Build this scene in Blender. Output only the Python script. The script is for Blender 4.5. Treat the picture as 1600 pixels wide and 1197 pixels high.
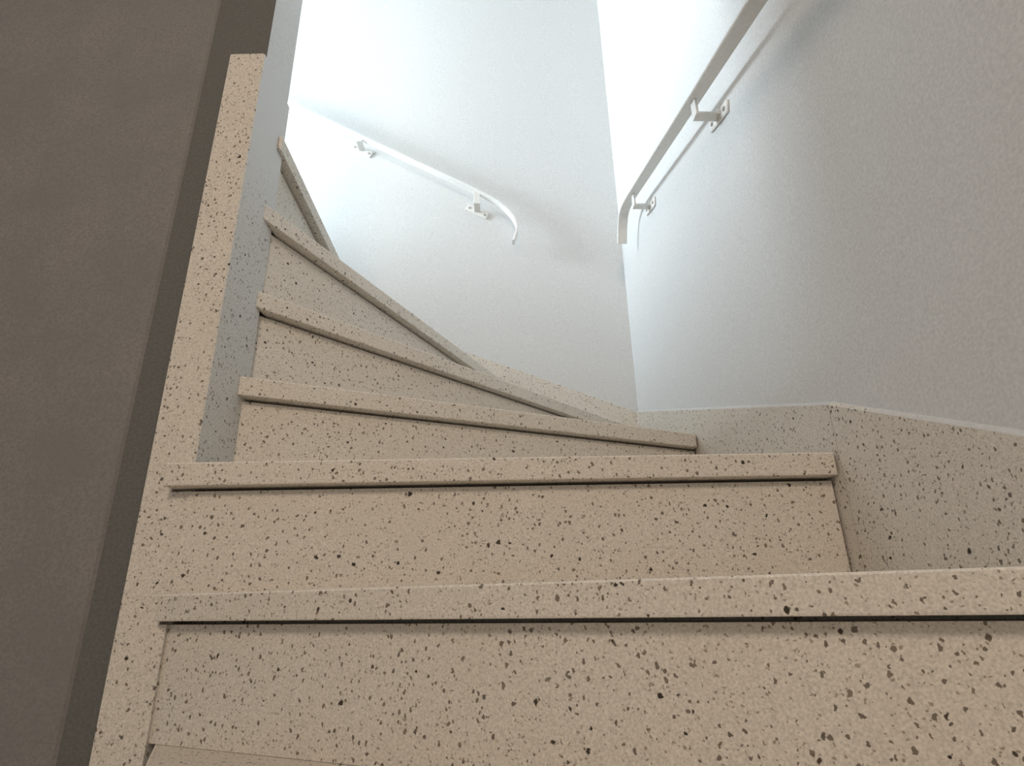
import bpy, bmesh, math, random
from mathutils import Vector, Matrix

S = bpy.context.scene
COL = S.collection
for o in list(bpy.data.objects):
    bpy.data.objects.remove(o)

# ------------------------------------------------------------------ camera
EYE = 0.7047                      # eye height above the hall floor
cd = bpy.data.cameras.new('camera')
cam = bpy.data.objects.new('camera', cd)
COL.objects.link(cam)
cd.sensor_fit = 'HORIZONTAL'
cd.sensor_width = 36.0
cd.lens = 36.0 * 910.0 / 1600.0
cd.clip_start = 0.02
th, ro = 0.35497, -0.02153
fw = Vector((0, math.cos(th), math.sin(th)))
up0 = Vector((0, -math.sin(th), math.cos(th)))
ri0 = Vector((1, 0, 0))
ri = math.cos(ro) * ri0 + math.sin(ro) * up0
up = -math.sin(ro) * ri0 + math.cos(ro) * up0
M = Matrix((ri, up, -fw)).transposed().to_4x4()
M.translation = (0, 0, EYE)
cam.matrix_world = M
S.camera = cam

# ------------------------------------------------------------------ world, lights, exposure
S.view_settings.view_transform = 'Standard'
S.view_settings.look = 'None'
S.view_settings.exposure = 0.0
S.view_settings.gamma = 1.0
S.view_settings.use_curve_mapping = False
w = bpy.data.worlds.new('world')
S.world = w
w.use_nodes = True
w.node_tree.nodes['Background'].inputs[0].default_value = (1.0, 0.975, 0.94, 1)
w.node_tree.nodes['Background'].inputs[1].default_value = 0.29


def area(name, loc, target, sx, sy, power, color, spread=180):
    l = bpy.data.lights.new(name, 'AREA')
    l.shape = 'RECTANGLE'
    l.size, l.size_y = sx, sy
    l.energy = power
    l.color = color
    l.spread = math.radians(spread)
    o = bpy.data.objects.new(name, l)
    COL.objects.link(o)
    o.location = loc
    d = Vector(target) - Vector(loc)
    o.rotation_euler = d.to_track_quat('-Z', 'Y').to_euler()
    return o


# daylight standing in the window at the head of the upper flight
area('window_daylight', (-2.56, 1.27, 2.57), (0, 1.27, 2.57), 0.54, 0.70, 97, (0.79, 0.91, 1.0))
# warm ceiling lamp of the hall behind the photographer
area('hall_lamp', (-0.25, -1.5, 2.3), (-0.3, 0.7, 0.8), 0.45, 0.45, 23, (1.0, 0.80, 0.63))

# ------------------------------------------------------------------ geometry constants (metres)
H = 0.18                          # riser
TK = 0.034                        # tread thickness


def zk(k):                        # height of tread number k above the hall floor
    return (k + 3) * H


WR_N = Vector((0.99911261, 0.04211881))       # normal of the right wall, pointing out of the stair
WR_C = 0.51857
a2 = math.radians(2.0)
WB_N = Vector((-math.sin(a2), math.cos(a2)))  # normal of the back wall
WB_C = 1.93856
SP_X = -0.4765                    # end of the spine wall between the two flights
SP_F, SP_B = 0.862, 0.976         # its two faces
CEIL = 4.15


def isect(n1, c1, n2, c2):
    d = n1.x * n2.y - n1.y * n2.x
    return Vector(((c1 * n2.y - c2 * n1.y) / d, (n1.x * c2 - n2.x * c1) / d))


def on_right(y, off=0.0):         # point of the right wall plane at depth y
    return Vector(((WR_C + off - WR_N.y * y) / WR_N.x, y))


def on_back(x, off=0.0):
    return Vector((x, (WB_C + off - WB_N.x * x) / WB_N.y))


# ------------------------------------------------------------------ materials
def new_mat(name):
    m = bpy.data.materials.new(name)
    m.use_nodes = True
    nt = m.node_tree
    return m, nt, nt.nodes['Principled BSDF']


def nd(nt, t, **kw):
    n = nt.nodes.new(t)
    for k, v in kw.items():
        setattr(n, k, v)
    return n


def math_n(nt, op, a, b=None, clamp=False):
    n = nd(nt, 'ShaderNodeMath', operation=op)
    n.use_clamp = clamp
    for i, v in enumerate((a, b)):
        if v is None:
            continue
        if isinstance(v, (int, float)):
            n.inputs[i].default_value = v
        else:
            nt.links.new(v, n.inputs[i])
    return n.outputs[0]


def mix_n(nt, fac, a, b):
    n = nd(nt, 'ShaderNodeMix', data_type='RGBA')
    for s, v in ((n.inputs[0], fac), (n.inputs[6], a), (n.inputs[7], b)):
        if isinstance(v, (int, float)):
            s.default_value = v
        elif isinstance(v, tuple):
            s.default_value = (*v, 1)
        else:
            nt.links.new(v, s)
    return n.outputs[2]


def terrazzo(name, base=(0.705, 0.66, 0.59), speck=1.0, grey_above=None):
    m, nt, bs = new_mat(name)
    tc = nd(nt, 'ShaderNodeTexCoord')
    geo = nd(nt, 'ShaderNodeNewGeometry')
    pos = geo.outputs['Position']
    nz = nd(nt, 'ShaderNodeTexNoise')
    nz.inputs['Scale'].default_value = 210
    nz.inputs['Detail'].default_value = 2
    nt.links.new(pos, nz.inputs['Vector'])
    sub = nd(nt, 'ShaderNodeVectorMath', operation='SUBTRACT')
    nt.links.new(nz.outputs['Color'], sub.inputs[0])
    sub.inputs[1].default_value = (0.5, 0.5, 0.5)
    sc = nd(nt, 'ShaderNodeVectorMath', operation='SCALE')
    nt.links.new(sub.outputs[0], sc.inputs[0])
    sc.inputs['Scale'].default_value = 0.0062
    add = nd(nt, 'ShaderNodeVectorMath', operation='ADD')
    nt.links.new(pos, add.inputs[0])
    nt.links.new(sc.outputs[0], add.inputs[1])

    def chips(scale, keep, rmin, rmax, squash=(1, 1, 1), off=0.0):
        mp = nd(nt, 'ShaderNodeMapping')
        mp.inputs['Scale'].default_value = squash
        mp.inputs['Rotation'].default_value = (0.5 + off, 0.35 + 0.7 * off, 0.9 + 0.3 * off)
        mp.inputs['Location'].default_value = (off, off * 1.7, off * 0.6)
        nt.links.new(add.outputs[0], mp.inputs['Vector'])
        v = nd(nt, 'ShaderNodeTexVoronoi')
        v.inputs['Scale'].default_value = scale
        nt.links.new(mp.outputs[0], v.inputs['Vector'])
        sp = nd(nt, 'ShaderNodeSeparateColor')
        nt.links.new(v.outputs['Color'], sp.inputs[0])
        sel = math_n(nt, 'LESS_THAN', sp.outputs[0], keep)
        rad = math_n(nt, 'MULTIPLY_ADD', sp.outputs[1], rmax - rmin)
        rad.node.inputs[2].default_value = rmin
        dd = math_n(nt, 'SUBTRACT', rad, v.outputs['Distance'])
        edge = math_n(nt, 'MULTIPLY', dd, 20.0, clamp=True)
        return math_n(nt, 'MULTIPLY', edge, sel), sp.outputs[2]

    # matrix: cement with fine pale and grey grains
    n2 = nd(nt, 'ShaderNodeTexNoise')
    n2.inputs['Scale'].default_value = 400
    n2.inputs['Detail'].default_value = 3
    nt.links.new(pos, n2.inputs['Vector'])
    n3 = nd(nt, 'ShaderNodeTexNoise')
    n3.inputs['Scale'].default_value = 9
    n3.inputs['Detail'].default_value = 4
    nt.links.new(pos, n3.inputs['Vector'])
    r2 = nd(nt, 'ShaderNodeMapRange')
    r2.inputs['From Min'].default_value = 0.3
    r2.inputs['From Max'].default_value = 0.7
    nt.links.new(n2.outputs['Fac'], r2.inputs['Value'])
    lo = tuple(c * 0.80 for c in base)
    hi = tuple(min(1, c * 1.17) for c in base)
    c0 = mix_n(nt, r2.outputs[0], lo, hi)
    r3 = nd(nt, 'ShaderNodeMapRange')
    r3.inputs['From Min'].default_value = 0.3
    r3.inputs['From Max'].default_value = 0.7
    r3.inputs['To Min'].default_value = 0.0
    r3.inputs['To Max'].default_value = 0.16
    nt.links.new(n3.outputs['Fac'], r3.inputs['Value'])
    c0 = mix_n(nt, r3.outputs[0], c0, (base[0] * .80, base[1] * .74, base[2] * .66))
    # pale chips
    f, q = chips(170, 0.25, 0.15, 0.35, off=3.1)
    c0 = mix_n(nt, math_n(nt, 'MULTIPLY', f, 0.35), c0, (0.72, 0.67, 0.60))
    # small faint brown flecks
    f, q = chips(230, 0.45 * speck, 0.14, 0.38, (1, 1, 1.1), 7.7)
    c0 = mix_n(nt, math_n(nt, 'MULTIPLY', f, 0.62), c0, (0.19, 0.135, 0.085))
    # medium flecks, elongated
    f, q = chips(135, 0.46 * speck, 0.12, 0.36, (1.15, 1.15, 0.9), 1.3)
    cm = mix_n(nt, q, (0.045, 0.03, 0.018), (0.16, 0.115, 0.07))
    c0 = mix_n(nt, math_n(nt, 'MULTIPLY', f, 0.82), c0, cm)
    f, q = chips(112, 0.36 * speck, 0.08, 0.30, (1.25, 1.25, 0.85), 5.9)
    c0 = mix_n(nt, math_n(nt, 'MULTIPLY', f, 0.8), c0, (0.085, 0.058, 0.035))
    # large dark chips
    f, q = chips(72, 0.22 * speck, 0.08, 0.24, (1, 1, 0.95), 2.4)
    cl = mix_n(nt, q, (0.02, 0.013, 0.008), (0.06, 0.042, 0.027))
    c0 = mix_n(nt, math_n(nt, 'MULTIPLY', f, 0.97), c0, cl)
    if grey_above:                # blends to one plain colour towards the top, with an uneven lower edge
        zlo, zhi, pc = grey_above
        sx = nd(nt, 'ShaderNodeSeparateXYZ')
        nt.links.new(pos, sx.inputs[0])
        wob = math_n(nt, 'MULTIPLY_ADD', n3.outputs['Fac'], 0.16)
        wob.node.inputs[2].default_value = -0.08
        mr = nd(nt, 'ShaderNodeMapRange', interpolation_type='SMOOTHSTEP')
        mr.inputs['From Min'].default_value = zlo
        mr.inputs['From Max'].default_value = zhi
        nt.links.new(math_n(nt, 'ADD', sx.outputs[2], wob), mr.inputs['Value'])
        c0 = mix_n(nt, mr.outputs[0], c0, pc)
    nt.links.new(c0, bs.inputs['Base Color'])
    bs.inputs['Roughness'].default_value = 0.6
    bs.inputs['Specular IOR Level'].default_value = 0.25
    bp = nd(nt, 'ShaderNodeBump')
    bp.inputs['Strength'].default_value = 0.12
    bp.inputs['Distance'].default_value = 0.002
    nt.links.new(n2.outputs['Fac'], bp.inputs['Height'])
    nt.links.new(bp.outputs[0], bs.inputs['Normal'])
    return m


def paint(name, col, rough=0.75, stipple=0.25, scale=240, mottle=None, dist=0.0015, grain=0.05):
    m, nt, bs = new_mat(name)
    geo = nd(nt, 'ShaderNodeNewGeometry')
    n = nd(nt, 'ShaderNodeTexNoise')
    n.inputs['Scale'].default_value = scale
    n.inputs['Detail'].default_value = 3
    nt.links.new(geo.outputs['Position'], n.inputs['Vector'])
    r = nd(nt, 'ShaderNodeMapRange')
    r.inputs['From Min'].default_value = 0.3
    r.inputs['From Max'].default_value = 0.7
    nt.links.new(n.outputs['Fac'], r.inputs['Value'])
    c = mix_n(nt, r.outputs[0], tuple(x * (1 - grain) for x in col), tuple(min(1, x * (1 + grain)) for x in col))
    if mottle:
        n2 = nd(nt, 'ShaderNodeTexNoise')
        n2.inputs['Scale'].default_value = 7
        n2.inputs['Detail'].default_value = 4
        n2.inputs['Roughness'].default_value = 0.6
        nt.links.new(geo.outputs['Position'], n2.inputs['Vector'])
        r2 = nd(nt, 'ShaderNodeMapRange')
        r2.inputs['From Min'].default_value = 0.35
        r2.inputs['From Max'].default_value = 0.65
        r2.inputs['To Max'].default_value = 0.7
        nt.links.new(n2.outputs['Fac'], r2.inputs['Value'])
        c = mix_n(nt, r2.outputs[0], c, mottle)
    nt.links.new(c, bs.inputs['Base Color'])
    bs.inputs['Roughness'].default_value = rough
    bs.inputs['Specular IOR Level'].default_value = 0.25
    bp = nd(nt, 'ShaderNodeBump')
    bp.inputs['Strength'].default_value = stipple
    bp.inputs['Distance'].default_value = dist
    nt.links.new(n.outputs['Fac'], bp.inputs['Height'])
    nt.links.new(bp.outputs[0], bs.inputs['Normal'])
    return m


TERR = terrazzo('terrazzo')
NEWEL_SIDE = terrazzo('greyed_terrazzo', base=(0.65, 0.645, 0.62), grey_above=(EYE + 0.62, EYE + 0.86, (0.66, 0.665, 0.66)))  # greyer terrazzo, blending to plain grey towards the top
WHITE = paint('white_wall_paint', (0.67, 0.675, 0.67), grain=0.09)
CAULK = paint('white_caulk', (0.60, 0.60, 0.59), stipple=0.6, scale=120)
GREYW = paint('grey_brown_wall_paint', (0.235, 0.222, 0.215), stipple=0.3, mottle=(0.198, 0.20, 0.19), grain=0.16)
BAND = paint('dark_grey_band', (0.138, 0.139, 0.13), stipple=0.3, grain=0.14)
RAILM = paint('cream_white_metal_paint', (0.78, 0.77, 0.74), rough=0.42, stipple=0.06, scale=90)
SCREWM = paint('screw_metal', (0.42, 0.40, 0.37), rough=0.4, stipple=0.0)
FRAMEM = paint('window_frame_paint', (0.75, 0.75, 0.74), rough=0.5, stipple=0.05)


# ------------------------------------------------------------------ mesh helpers
def link(name, bm, mats, parent=None, smooth=False):
    bmesh.ops.recalc_face_normals(bm, faces=bm.faces)
    me = bpy.data.meshes.new(name)
    bm.to_mesh(me)
    bm.free()
    for m in (mats if isinstance(mats, (list, tuple)) else [mats]):
        me.materials.append(m)
    if smooth:
        for p in me.polygons:
            p.use_smooth = True
    o = bpy.data.objects.new(name, me)
    COL.objects.link(o)
    if parent:
        o.parent = parent
    return o


def prism(bm, poly, z0, z1, mat=0, bevel=0.0, seg=2):
    """upright prism over a plan polygon; z1 may be one height or one per corner"""
    n = len(poly)
    b = [bm.verts.new((p[0], p[1], z0)) for p in poly]
    t = [bm.verts.new((p[0], p[1], z1)) for p in poly]
    fs = [bm.faces.new(b[::-1]), bm.faces.new(t)]
    for i in range(n):
        fs.append(bm.faces.new((b[i], b[(i + 1) % n], t[(i + 1) % n], t[i])))
    for f in fs:
        f.material_index = mat
    if bevel:
        es = list({e for f in fs for e in f.edges})
        bmesh.ops.bevel(bm, geom=es, offset=bevel, segments=seg, profile=0.6, affect='EDGES', clamp_overlap=True)
    return fs


def hull8(bm, pts, bevel=0.0, seg=1):
    """box from 8 points: 0-3 one end ring, 4-7 the other"""
    v = [bm.verts.new(p) for p in pts]
    fs = [bm.faces.new([v[i] for i in q]) for q in
          ((3, 2, 1, 0), (4, 5, 6, 7), (0, 1, 5, 4), (1, 2, 6, 5), (2, 3, 7, 6), (3, 0, 4, 7))]
    if bevel:
        es = list({e for f in fs for e in f.edges})
        bmesh.ops.bevel(bm, geom=es, offset=bevel, segments=seg, profile=0.6, affect='EDGES', clamp_overlap=True)
    return fs


def clip(poly, n, c):
    """keep the part of a convex plan polygon where n.p <= c"""
    out = []
    for i, p in enumerate(poly):
        q = poly[(i + 1) % len(poly)]
        dp, dq = n.dot(p) - c, n.dot(q) - c
        if dp <= 0:
            out.append(p)
        if (dp < 0 < dq) or (dq < 0 < dp):
            out.append(p + (q - p) * (dp / (dp - dq)))
    r = []
    for p in out:
        if not r or (p - r[-1]).length > 1e-4:
            r.append(p)
    if len(r) > 1 and (r[0] - r[-1]).length < 1e-4:
        r.pop()
    return r


def struct(o):
    o['kind'] = 'structure'
    return o


# ------------------------------------------------------------------ room shell
WOFF = 0.006                      # plaster sits this far behind the terrazzo faces
corner = isect(WR_N, WR_C + WOFF, WB_N, WB_C + WOFF)
ob = isect(WR_N, WR_C + .15, WB_N, WB_C + .15)

bm = bmesh.new()
prism(bm, [(-3.2, -2.6), (0.95, -2.6), (0.95, 2.3), (-3.2, 2.3)], -0.12, 0.0)
struct(link('floor', bm, TERR))

bm = bmesh.new()
prism(bm, [on_right(-2.6, WOFF), on_right(-2.6, .15), ob, corner], 0, CEIL)
struct(link('wall_right', bm, WHITE))

bm = bmesh.new()
prism(bm, [corner, ob, on_back(-2.75, .15), on_back(-2.75, WOFF)], 0, CEIL)
struct(link('wall_back', bm, WHITE))

# spine wall between the flights: white towards the stair, grey towards the hall,
# with a thicker grey coat that ends in a rounded edge beside a darker grey band
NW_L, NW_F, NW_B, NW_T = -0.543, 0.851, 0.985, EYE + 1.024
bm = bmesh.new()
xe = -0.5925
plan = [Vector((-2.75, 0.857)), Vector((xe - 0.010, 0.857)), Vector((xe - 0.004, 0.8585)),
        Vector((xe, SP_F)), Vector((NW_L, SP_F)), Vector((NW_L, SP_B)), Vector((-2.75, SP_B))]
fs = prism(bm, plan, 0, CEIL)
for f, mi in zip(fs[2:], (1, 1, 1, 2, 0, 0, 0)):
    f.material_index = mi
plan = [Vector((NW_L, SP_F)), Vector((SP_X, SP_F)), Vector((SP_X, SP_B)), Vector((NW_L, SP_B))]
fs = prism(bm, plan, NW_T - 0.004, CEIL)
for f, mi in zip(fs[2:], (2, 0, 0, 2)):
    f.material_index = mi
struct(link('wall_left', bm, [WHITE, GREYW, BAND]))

# end wall of the upper flight with the window that lights the stair
x0, x1 = -2.75, -2.60
yw0, yw1, zw0, zw1 = 0.98, 1.56, 2.19, 2.95
bm = bmesh.new()
yb = on_back(-2.7, .05).y
prism(bm, [(x0, SP_B - .1), (x1, SP_B - .1), (x1, yb), (x0, yb)], 0, zw0)
prism(bm, [(x0, SP_B - .1), (x1, SP_B - .1), (x1, yb), (x0, yb)], zw1, CEIL)
prism(bm, [(x0, SP_B - .1), (x1, SP_B - .1), (x1, yw0), (x0, yw0)], zw0, zw1)
prism(bm, [(x0, yw1), (x1, yw1), (x1, yb), (x0, yb)], zw0, zw1)
struct(link('wall_window', bm, WHITE))
bm = bmesh.new()
for (ya, yb2, za, zb) in ((yw0, yw1, zw0, zw0 + .05), (yw0, yw1, zw1 - .05, zw1),
                          (yw0, yw0 + .05, zw0 + .05, zw1 - .05), (yw1 - .05, yw1, zw0 + .05, zw1 - .05)):
    prism(bm, [(x0 + .02, ya), (x0 + .07, ya), (x0 + .07, yb2), (x0 + .02, yb2)], za, zb)
win = struct(link('window_1', bm, FRAMEM))

bm = bmesh.new()
prism(bm, [(-2.75, -2.6), (0.8, -2.6), (0.8, 2.2), (-2.75, 2.2)], CEIL, CEIL + .12)
struct(link('ceiling', bm, WHITE))


# ------------------------------------------------------------------ staircase
stair = bpy.data.objects.new('winder_staircase', None)
stair.location = (0.0, 0.9, 0.0)
COL.objects.link(stair)
stair['label'] = 'speckled beige terrazzo winder staircase turning left around a narrow terrazzo newel'
stair['category'] = 'staircase'
ST = stair.matrix_world
ORG = Vector((0.0, 0.9, 0.0))


def spart(name, bm, mat, parent=None):
    """child of the staircase: its vertices are given in world metres"""
    bmesh.ops.translate(bm, verts=bm.verts, vec=-ORG)
    return link(name, bm, mat, parent or stair)


WORN_LIT = terrazzo('worn_lit_terrazzo_edge', base=(0.80, 0.77, 0.71), speck=0.4)
GAP = 0.004
# nosing lines: a point and the heading of the edge (degrees)
NOSE = {-2: ((-0.76, 0.838), -90.0), -1: ((-0.492, 0.838), -80.0), 0: ((-0.458, 0.838), -64.5),
        1: ((-0.4845, 0.838), -23.4), 2: ((-0.488, 0.8275), 1.45), 3: ((-0.4655, 0.952), 26.2),
        4: ((-0.473, 0.969), 48.4), 5: ((-0.468, 0.960), 66.4), 6: ((-0.4675, 0.962), 91.7),
        7: ((-0.785, 1.0), 91.7), 8: ((-1.085, 1.0), 91.7), 9: ((-1.385, 1.0), 91.7)}


def left_n(a):                    # the side a climber heads for
    r = math.radians(a)
    return Vector((-math.sin(r), math.cos(r)))


def region(k, inner):
    """plan area (convex, anticlockwise) in which step k may lie"""
    big = [Vector((-4, -4)), Vector((4, -4)), Vector((4, 4)), Vector((-4, 4))]
    big = clip(big, WR_N, WR_C - GAP - 0.003)
    big = clip(big, WB_N, WB_C - GAP - 0.003)
    big = clip(big, Vector((0, -1)), 0.16)
    if k <= 6:
        big = clip(big, Vector((-1, 0)), -inner)
    if k <= -1:
        big = clip(big, Vector((0, 1)), 0.8495)
    if k >= 7:
        big = clip(big, Vector((0, -1)), -(SP_B + 0.012))
        big = clip(big, Vector((-1, 0)), 2.598)
    return big


EAR = {1: -0.4865, 2: -0.503}
for k in sorted(NOSE):
    (px, py), a = NOSE[k]
    P, n = Vector((px, py)), left_n(a)
    d = Vector((n.y, -n.x))       # along the edge, away from the newel
    poly = region(k, EAR.get(k, {6: -1.5}.get(k, -0.4755 if k > 0 else -1.2)))
    poly = clip(poly, -n, -n.dot(P))
    if k + 1 in NOSE:
        (qx, qy), b = NOSE[k + 1]
        nb = left_n(b)
        poly = clip(poly, nb, nb.dot(Vector((qx, qy))) + 0.045)
    if k == 6:                    # behind the newel the first straight tread runs on between spine and back wall
        yb6, xr = NW_B + 0.002, SP_X + 0.0015
        low = clip(clip(poly, Vector((0, 1)), yb6), Vector((-1, 0)), -xr)
        low = clip(low, Vector((0, -1)), -0.955)
        high = clip(poly, Vector((0, -1)), -yb6)
    bm = bmesh.new()
    if k == 6:
        e0 = min(low, key=lambda p: p.y)
        e1 = max(low, key=lambda p: p.x * 0 + p.y + p.x)
        hi = [p for p in high if p.y > yb6 + .01]
        hx = min(p.x for p in high if p.y < yb6 + .01)
        ring = [Vector((xr, 0.958)), P - d * (P.y - 0.958), *sorted([p for p in hi], key=lambda p: -p.x),
                Vector((hx, yb6)), Vector((xr, yb6))]
        poly = ring
    prism(bm, poly, zk(k) - TK, zk(k), bevel=0.0022, seg=2)
    bmesh.ops.recalc_face_normals(bm, faces=bm.faces)
    for f in bm.faces:            # the rubbed upper arris, its edge highlight painted in as paler terrazzo
        if 0.25 < f.normal.z < 0.97:
            f.material_index = 1
    step = spart('step', bm, [TERR, WORN_LIT])
    # riser under the nosing: plate, with a shadow joint just under the tread
    bm = bmesh.new()
    zb, zt = zk(k - 1), zk(k) - TK
    for (o1, o2, za, zc) in ((0.021, 0.045, zb + 0.0005, zt - 0.005), (0.056, 0.062, zt - 0.005, zt - 0.0002)):
        rp = region(k, -0.4755 if 0 < k < 4 else (-0.53 if k > 3 else -1.2))
        if k in (4, 5, 6):
            rp = clip(rp, Vector((0, -1)), -(NW_B + 0.001))
        rp = clip(rp, -n, -(n.dot(P) + o1))
        rp = clip(rp, n, n.dot(P) + o2)
        if k <= 1:
            rp = clip(rp, Vector((0, 1)), 0.8505 if k < 1 else 9)
        if len(rp) > 2:
            prism(bm, rp, za, zc)
    riser = spart('riser', bm, TERR, step)

# terrazzo newel wrapped round the end of the spine wall, bevelled top
bm = bmesh.new()
NXR, CH = SP_X + 0.001, 0.003
full = [(NW_L, NW_F), (NXR - CH, NW_F), (NXR, NW_F + CH), (NXR, NW_B), (NW_L, NW_B)]


square = [(NW_L, NW_F), (NXR, NW_F), (NXR, NW_B), (NW_L, NW_B)]


def slit(xl):                     # plan of the newel where the open joint under a nosing runs into its face
    return [(NW_L, NW_F), (xl, NW_F), (xl, NW_F + 0.014), (NXR, NW_F + 0.014), (NXR, NW_B), (NW_L, NW_B)]


zc = 0.0
for k in (1, 2):
    zj = zk(k) - TK
    prism(bm, square, zc, zj - 0.0045)
    prism(bm, slit(EAR[k] + 0.001), zj - 0.0045, zj - 0.0002)
    zc = zj - 0.0002
prism(bm, square, zc, zk(2) - 0.004)
fs = prism(bm, full, zk(2) - 0.004, NW_T)
top = [e for e in fs[1].edges]
bmesh.ops.bevel(bm, geom=top, offset=0.003, segments=2, profile=0.6, affect='EDGES')
bmesh.ops.recalc_face_normals(bm, faces=bm.faces)
for f in bm.faces:
    if f.normal.x > 0.72 or f.normal.y > 0.6 or (f.normal.z > 0.3 and f.calc_center_median().x > SP_X - 0.004):
        f.material_index = 1
spart('newel', bm, [TERR, NEWEL_SIDE])


# ------------------------------------------------------------------ terrazzo skirtings
def kz(k):
    return EYE + 0.0153 + (k - 1) * H


def skirt(bm, pa, pb, ta, tb, nrm, depth, drop, bevel=True):
    """sloping slab standing on a wall from plan point pa to pb (face), top heights ta, tb"""
    back = nrm * depth
    ch = 0.004
    pts = []
    for p, t in ((pa, ta), (pb, tb)):
        q = p + back
        c = p + nrm * ch
        pts.append([(p.x, p.y, t - drop), (p.x, p.y, t - ch), (c.x, c.y, t), (q.x, q.y, t), (q.x, q.y, t - drop)])
    va = [bm.verts.new(p) for p in pts[0]]
    vb = [bm.verts.new(p) for p in pts[1]]
    bm.faces.new(va)
    bm.faces.new(vb[::-1])
    for i in range(5):
        j = (i + 1) % 5
        bm.faces.new((va[i], vb[i], vb[j], va[j]))


def bead(bm, pa, pb, ta, tb, nrm, r=0.006):
    """wedge of white filler lying on the skirting's upper edge against the plaster"""
    rnd = random.Random(int(1000 * (pa.x + pb.y + ta)))
    N = max(4, int((pb - pa).length / 0.02))
    prev = None
    for i in range(N + 1):
        u = i / N
        p = pa + (pb - pa) * u
        t = ta + (tb - ta) * u
        rr = r * (0.85 + 0.3 * rnd.random())
        c = p + nrm * 0.0002
        q = p + nrm * (WOFF + 0.003)
        ring = [bm.verts.new((c.x, c.y, t - 0.0035)), bm.verts.new(((c.x + q.x) / 2, (c.y + q.y) / 2, t + rr * .55)),
                bm.verts.new((q.x, q.y, t + rr * 1.3)), bm.verts.new((q.x, q.y, t - 0.0035))]
        if prev:
            for a in range(4):
                b = (a + 1) % 4
                bm.faces.new((prev[a], ring[a], ring[b], prev[b]))
        else:
            bm.faces.new(ring)
        prev = ring
    bm.faces.new(prev[::-1])


face = -0.003
cs = isect(WR_N, WR_C + face, WB_N, WB_C + face)
runs = [(cs.y - 0.0, 4.30), (0.847, 2.42), (0.42, 1.385), (-0.15, 0.40)]
bm = bmesh.new()
for i in range(3):
    bead(bm, on_right(runs[i][0], face), on_right(runs[i + 1][0], face), kz(runs[i][1]), kz(runs[i + 1][1]), WR_N, 0.0012)
bbr = struct(link('baseboard_right', bm, CAULK))
for i in range(3):
    (ya, ka), (yb_, kb) = runs[i], runs[i + 1]
    bm = bmesh.new()
    g = 0.0008
    skirt(bm, on_right(ya - (g if i else 0), face), on_right(yb_ + g, face), kz(ka), kz(kb), WR_N, 0.0085, 0.36)
    link('skirting_slab', bm, TERR, bbr)

runsb = [(cs.x, 4.30), (-0.04, 5.33), (-0.47, 6.25), (-1.42, 9.42), (-2.598, 9.42)]
bm = bmesh.new()
for i in range(4):
    bead(bm, on_back(runsb[i][0], face), on_back(runsb[i + 1][0], face), kz(runsb[i][1]), kz(runsb[i + 1][1]), WB_N, 0.001)
bbb = struct(link('baseboard_back', bm, CAULK))
for i in range(4):
    (xa, ka), (xb, kb) = runsb[i], runsb[i + 1]
    bm = bmesh.new()
    skirt(bm, on_back(xa, face), on_back(xb, face), kz(ka), kz(kb), WB_N, 0.0085, 0.36)
    link('skirting_slab', bm, TERR, bbb)

bm = bmesh.new()
SN = Vector((0, -1))
skirt(bm, Vector((NW_L - .001, NW_B - .001)), Vector((-1.42, NW_B - .001)), NW_T - .02, kz(9.42), SN, 0.008, 0.34)
skirt(bm, Vector((-1.42, NW_B - .001)), Vector((-2.598, NW_B - .001)), kz(9.42), kz(9.42), SN, 0.008, 0.34)
struct(link('baseboard_left', bm, TERR))


# ------------------------------------------------------------------ handrails
def smooth_path(pts, n=6):
    out = []
    for i in range(len(pts) - 1):
        p0 = pts[max(0, i - 1)]
        p1, p2 = pts[i], pts[i + 1]
        p3 = pts[min(len(pts) - 1, i + 2)]
        for j in range(n):
            t = j / n
            out.append(0.5 * ((2 * p1) + (p2 - p0) * t + (2 * p0 - 5 * p1 + 4 * p2 - p3) * t * t
                              + (3 * p1 - p0 - 3 * p2 + p3) * t ** 3))
    out.append(pts[-1])
    return out


def flat_bar(bm, path, nrm, width, thick, rnd=0.0018):
    """flat bar swept along a path lying in a plane parallel to the wall"""
    prev = None
    W, T = width / 2, thick / 2
    sec = [(-W + rnd, -T), (W - rnd, -T), (W, -T + rnd), (W, T - rnd), (W - rnd, T), (-W + rnd, T), (-W, T - rnd), (-W, -T + rnd)]
    for i, p in enumerate(path):
        t = (path[min(i + 1, len(path) - 1)] - path[max(i - 1, 0)]).normalized()
        b = nrm.normalized()
        u = b.cross(t)
        if i == 0:
            u0 = u
        if u.dot(u0) < 0 and i == 0:
            u = -u
        ring = [bm.verts.new(p + b * s + u * h) for s, h in sec]
        if prev:
            m = len(ring)
            for a in range(m):
                c = (a + 1) % m
                bm.faces.new((prev[a], ring[a], ring[c], prev[c]))
        else:
            bm.faces.new(ring)
        prev = ring
    bm.faces.new(prev[::-1])


def strip(bm, a, b, wdir, width, tdir, thick, bevel=0.0008):
    """flat strip from a to b"""
    w2, t2 = wdir.normalized() * width / 2, tdir.normalized() * thick / 2
    pts = [a - w2 - t2, a + w2 - t2, a + w2 + t2, a - w2 + t2, b - w2 - t2, b + w2 - t2, b + w2 + t2, b - w2 + t2]
    hull8(bm, pts, bevel)


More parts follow.
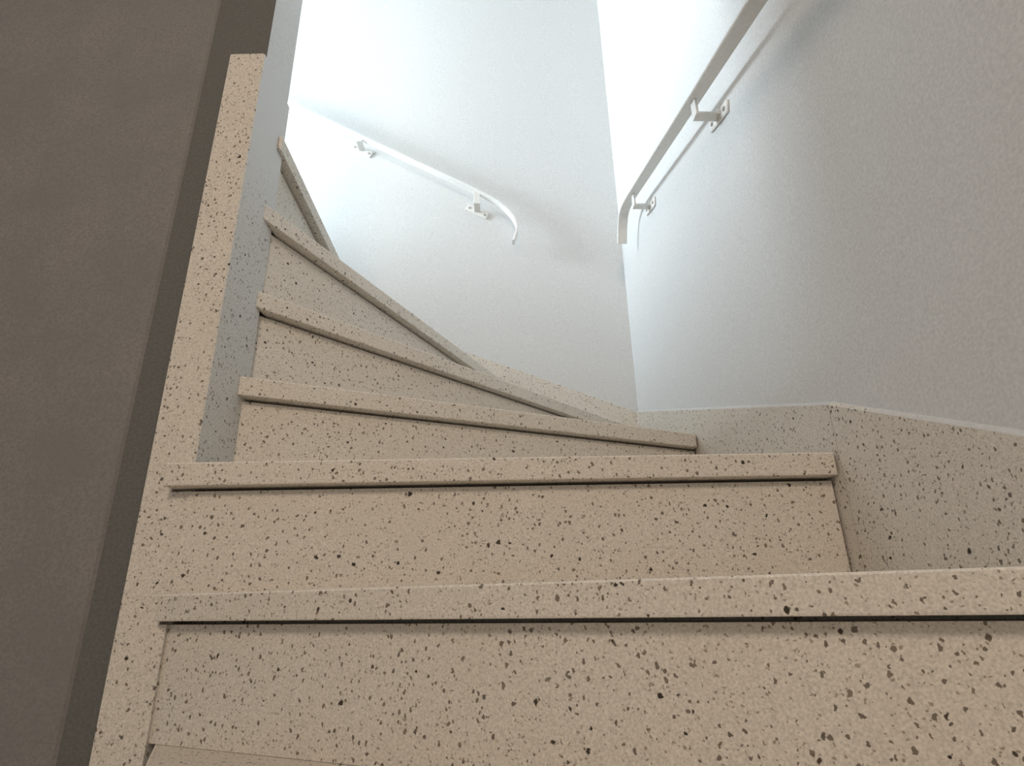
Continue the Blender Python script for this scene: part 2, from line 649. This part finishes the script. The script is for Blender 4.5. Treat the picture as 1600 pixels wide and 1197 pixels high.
def rail(name, label, path, nrm, brackets, slope, offset, org, width=0.034):
    """nrm points from the wall into the stair; brackets are points on the wall surface"""
    root = bpy.data.objects.new(name, None)
    root.location = org
    COL.objects.link(root)
    root['label'], root['category'], root['group'] = label, 'handrail', 'flat bar handrails on the stair walls'

    def child(nm, bm, mat, par, smooth=False):
        bmesh.ops.translate(bm, verts=bm.verts, vec=-Vector(org))
        return link(nm, bm, mat, par, smooth)
    bm = bmesh.new()
    flat_bar(bm, path, nrm, width, 0.008)
    child('rail_bar', bm, RAILM, root)
    along = slope.normalized()
    perp = nrm.cross(along).normalized()
    horiz = Vector((along.x, along.y, 0)).normalized()
    for c, topz in brackets:
        bm = bmesh.new()                      # arm: out from the plate, then up to the bar
        e = c + nrm * offset
        strip(bm, c + nrm * 0.003, e + nrm * 0.0035, horiz, 0.024, Vector((0, 0, 1)), 0.006)
        strip(bm, e + Vector((0, 0, 0.003)), Vector((e.x, e.y, topz)), horiz, 0.024, nrm, 0.006)
        arm = child('bracket', bm, RAILM, root)
        bm = bmesh.new()
        strip(bm, c - along * 0.048 + nrm * 0.003, c + along * 0.048 + nrm * 0.003, perp, 0.03, nrm, 0.006, 0.002)
        child('wall_plate', bm, RAILM, arm)
        for s in (-1, 1):
            bm = bmesh.new()
            bmesh.ops.create_cone(bm, cap_ends=True, segments=14, radius1=0.0055, radius2=0.0042, depth=0.003)
            rot = nrm.to_track_quat('Z', 'Y').to_matrix().to_4x4()
            bmesh.ops.transform(bm, matrix=Matrix.Translation(c + along * (0.034 * s) + nrm * 0.0073) @ rot, verts=bm.verts)
            child('screw', bm, SCREWM, arm)
    return root


WN3 = Vector((-WR_N.x, -WR_N.y, 0))
BN3 = Vector((-WB_N.x, -WB_N.y, 0))


def rpt(y, z, off):
    p = on_right(y, WOFF - off)
    return Vector((p.x, p.y, z + EYE))


def bpt(x, z, off):
    p = on_back(x, WOFF - off)
    return Vector((p.x, p.y, z + EYE))


OFF = 0.056
zl = lambda y: 1.014 + 0.306 * (y - 0.885)
pts = [rpt(y, zl(y), OFF) for y in (-0.9, 0.2, 0.8, 1.2, 1.45, 1.54)]
pts += [rpt(y, z, OFF) for y, z in ((1.60, 1.2315), (1.645, 1.2405), (1.688, 1.236), (1.715, 1.212), (1.732, 1.182), (1.742, 1.156))]
rail('handrail', 'cream flat bar handrail on the right wall, far end curling down beside the corner',
     smooth_path(pts), WN3, [(rpt(1.024, 1.008, 0.0), zl(1.024) + EYE - .003), (rpt(1.556, 1.170, 0.0), 1.222 + EYE - .003)],
     rpt(1.2, zl(1.2), 0) - rpt(0.8, zl(0.8), 0), OFF, rpt(0.9, 0.0, 0.0))

zb_ = lambda x: 1.489 - 0.566 * (x + 0.097)
pts = [bpt(x, zb_(x), OFF) for x in (-1.55, -0.9, -0.5, -0.25, -0.13)]
pts += [bpt(x, z, OFF) for x, z in ((-0.09, 1.483), (-0.045, 1.453), (-0.008, 1.418), (0.018, 1.382), (0.031, 1.346), (0.031, 1.318), (0.025, 1.295), (0.017, 1.270))]
rail('handrail', 'white flat bar handrail on the back wall, sloping down to a hooked end',
     smooth_path(pts), BN3, [(bpt(-0.124, 1.450, 0.0), zb_(-.124) + EYE - .003), (bpt(-0.600, 1.752, 0.0), zb_(-.6) + EYE - .003),
                            (bpt(-1.30, 2.140, 0.0), zb_(-1.3) + EYE - .003)],
     bpt(-0.2, zb_(-.2), 0) - bpt(-0.6, zb_(-.6), 0), OFF, bpt(-0.3, 0.0, 0.0))
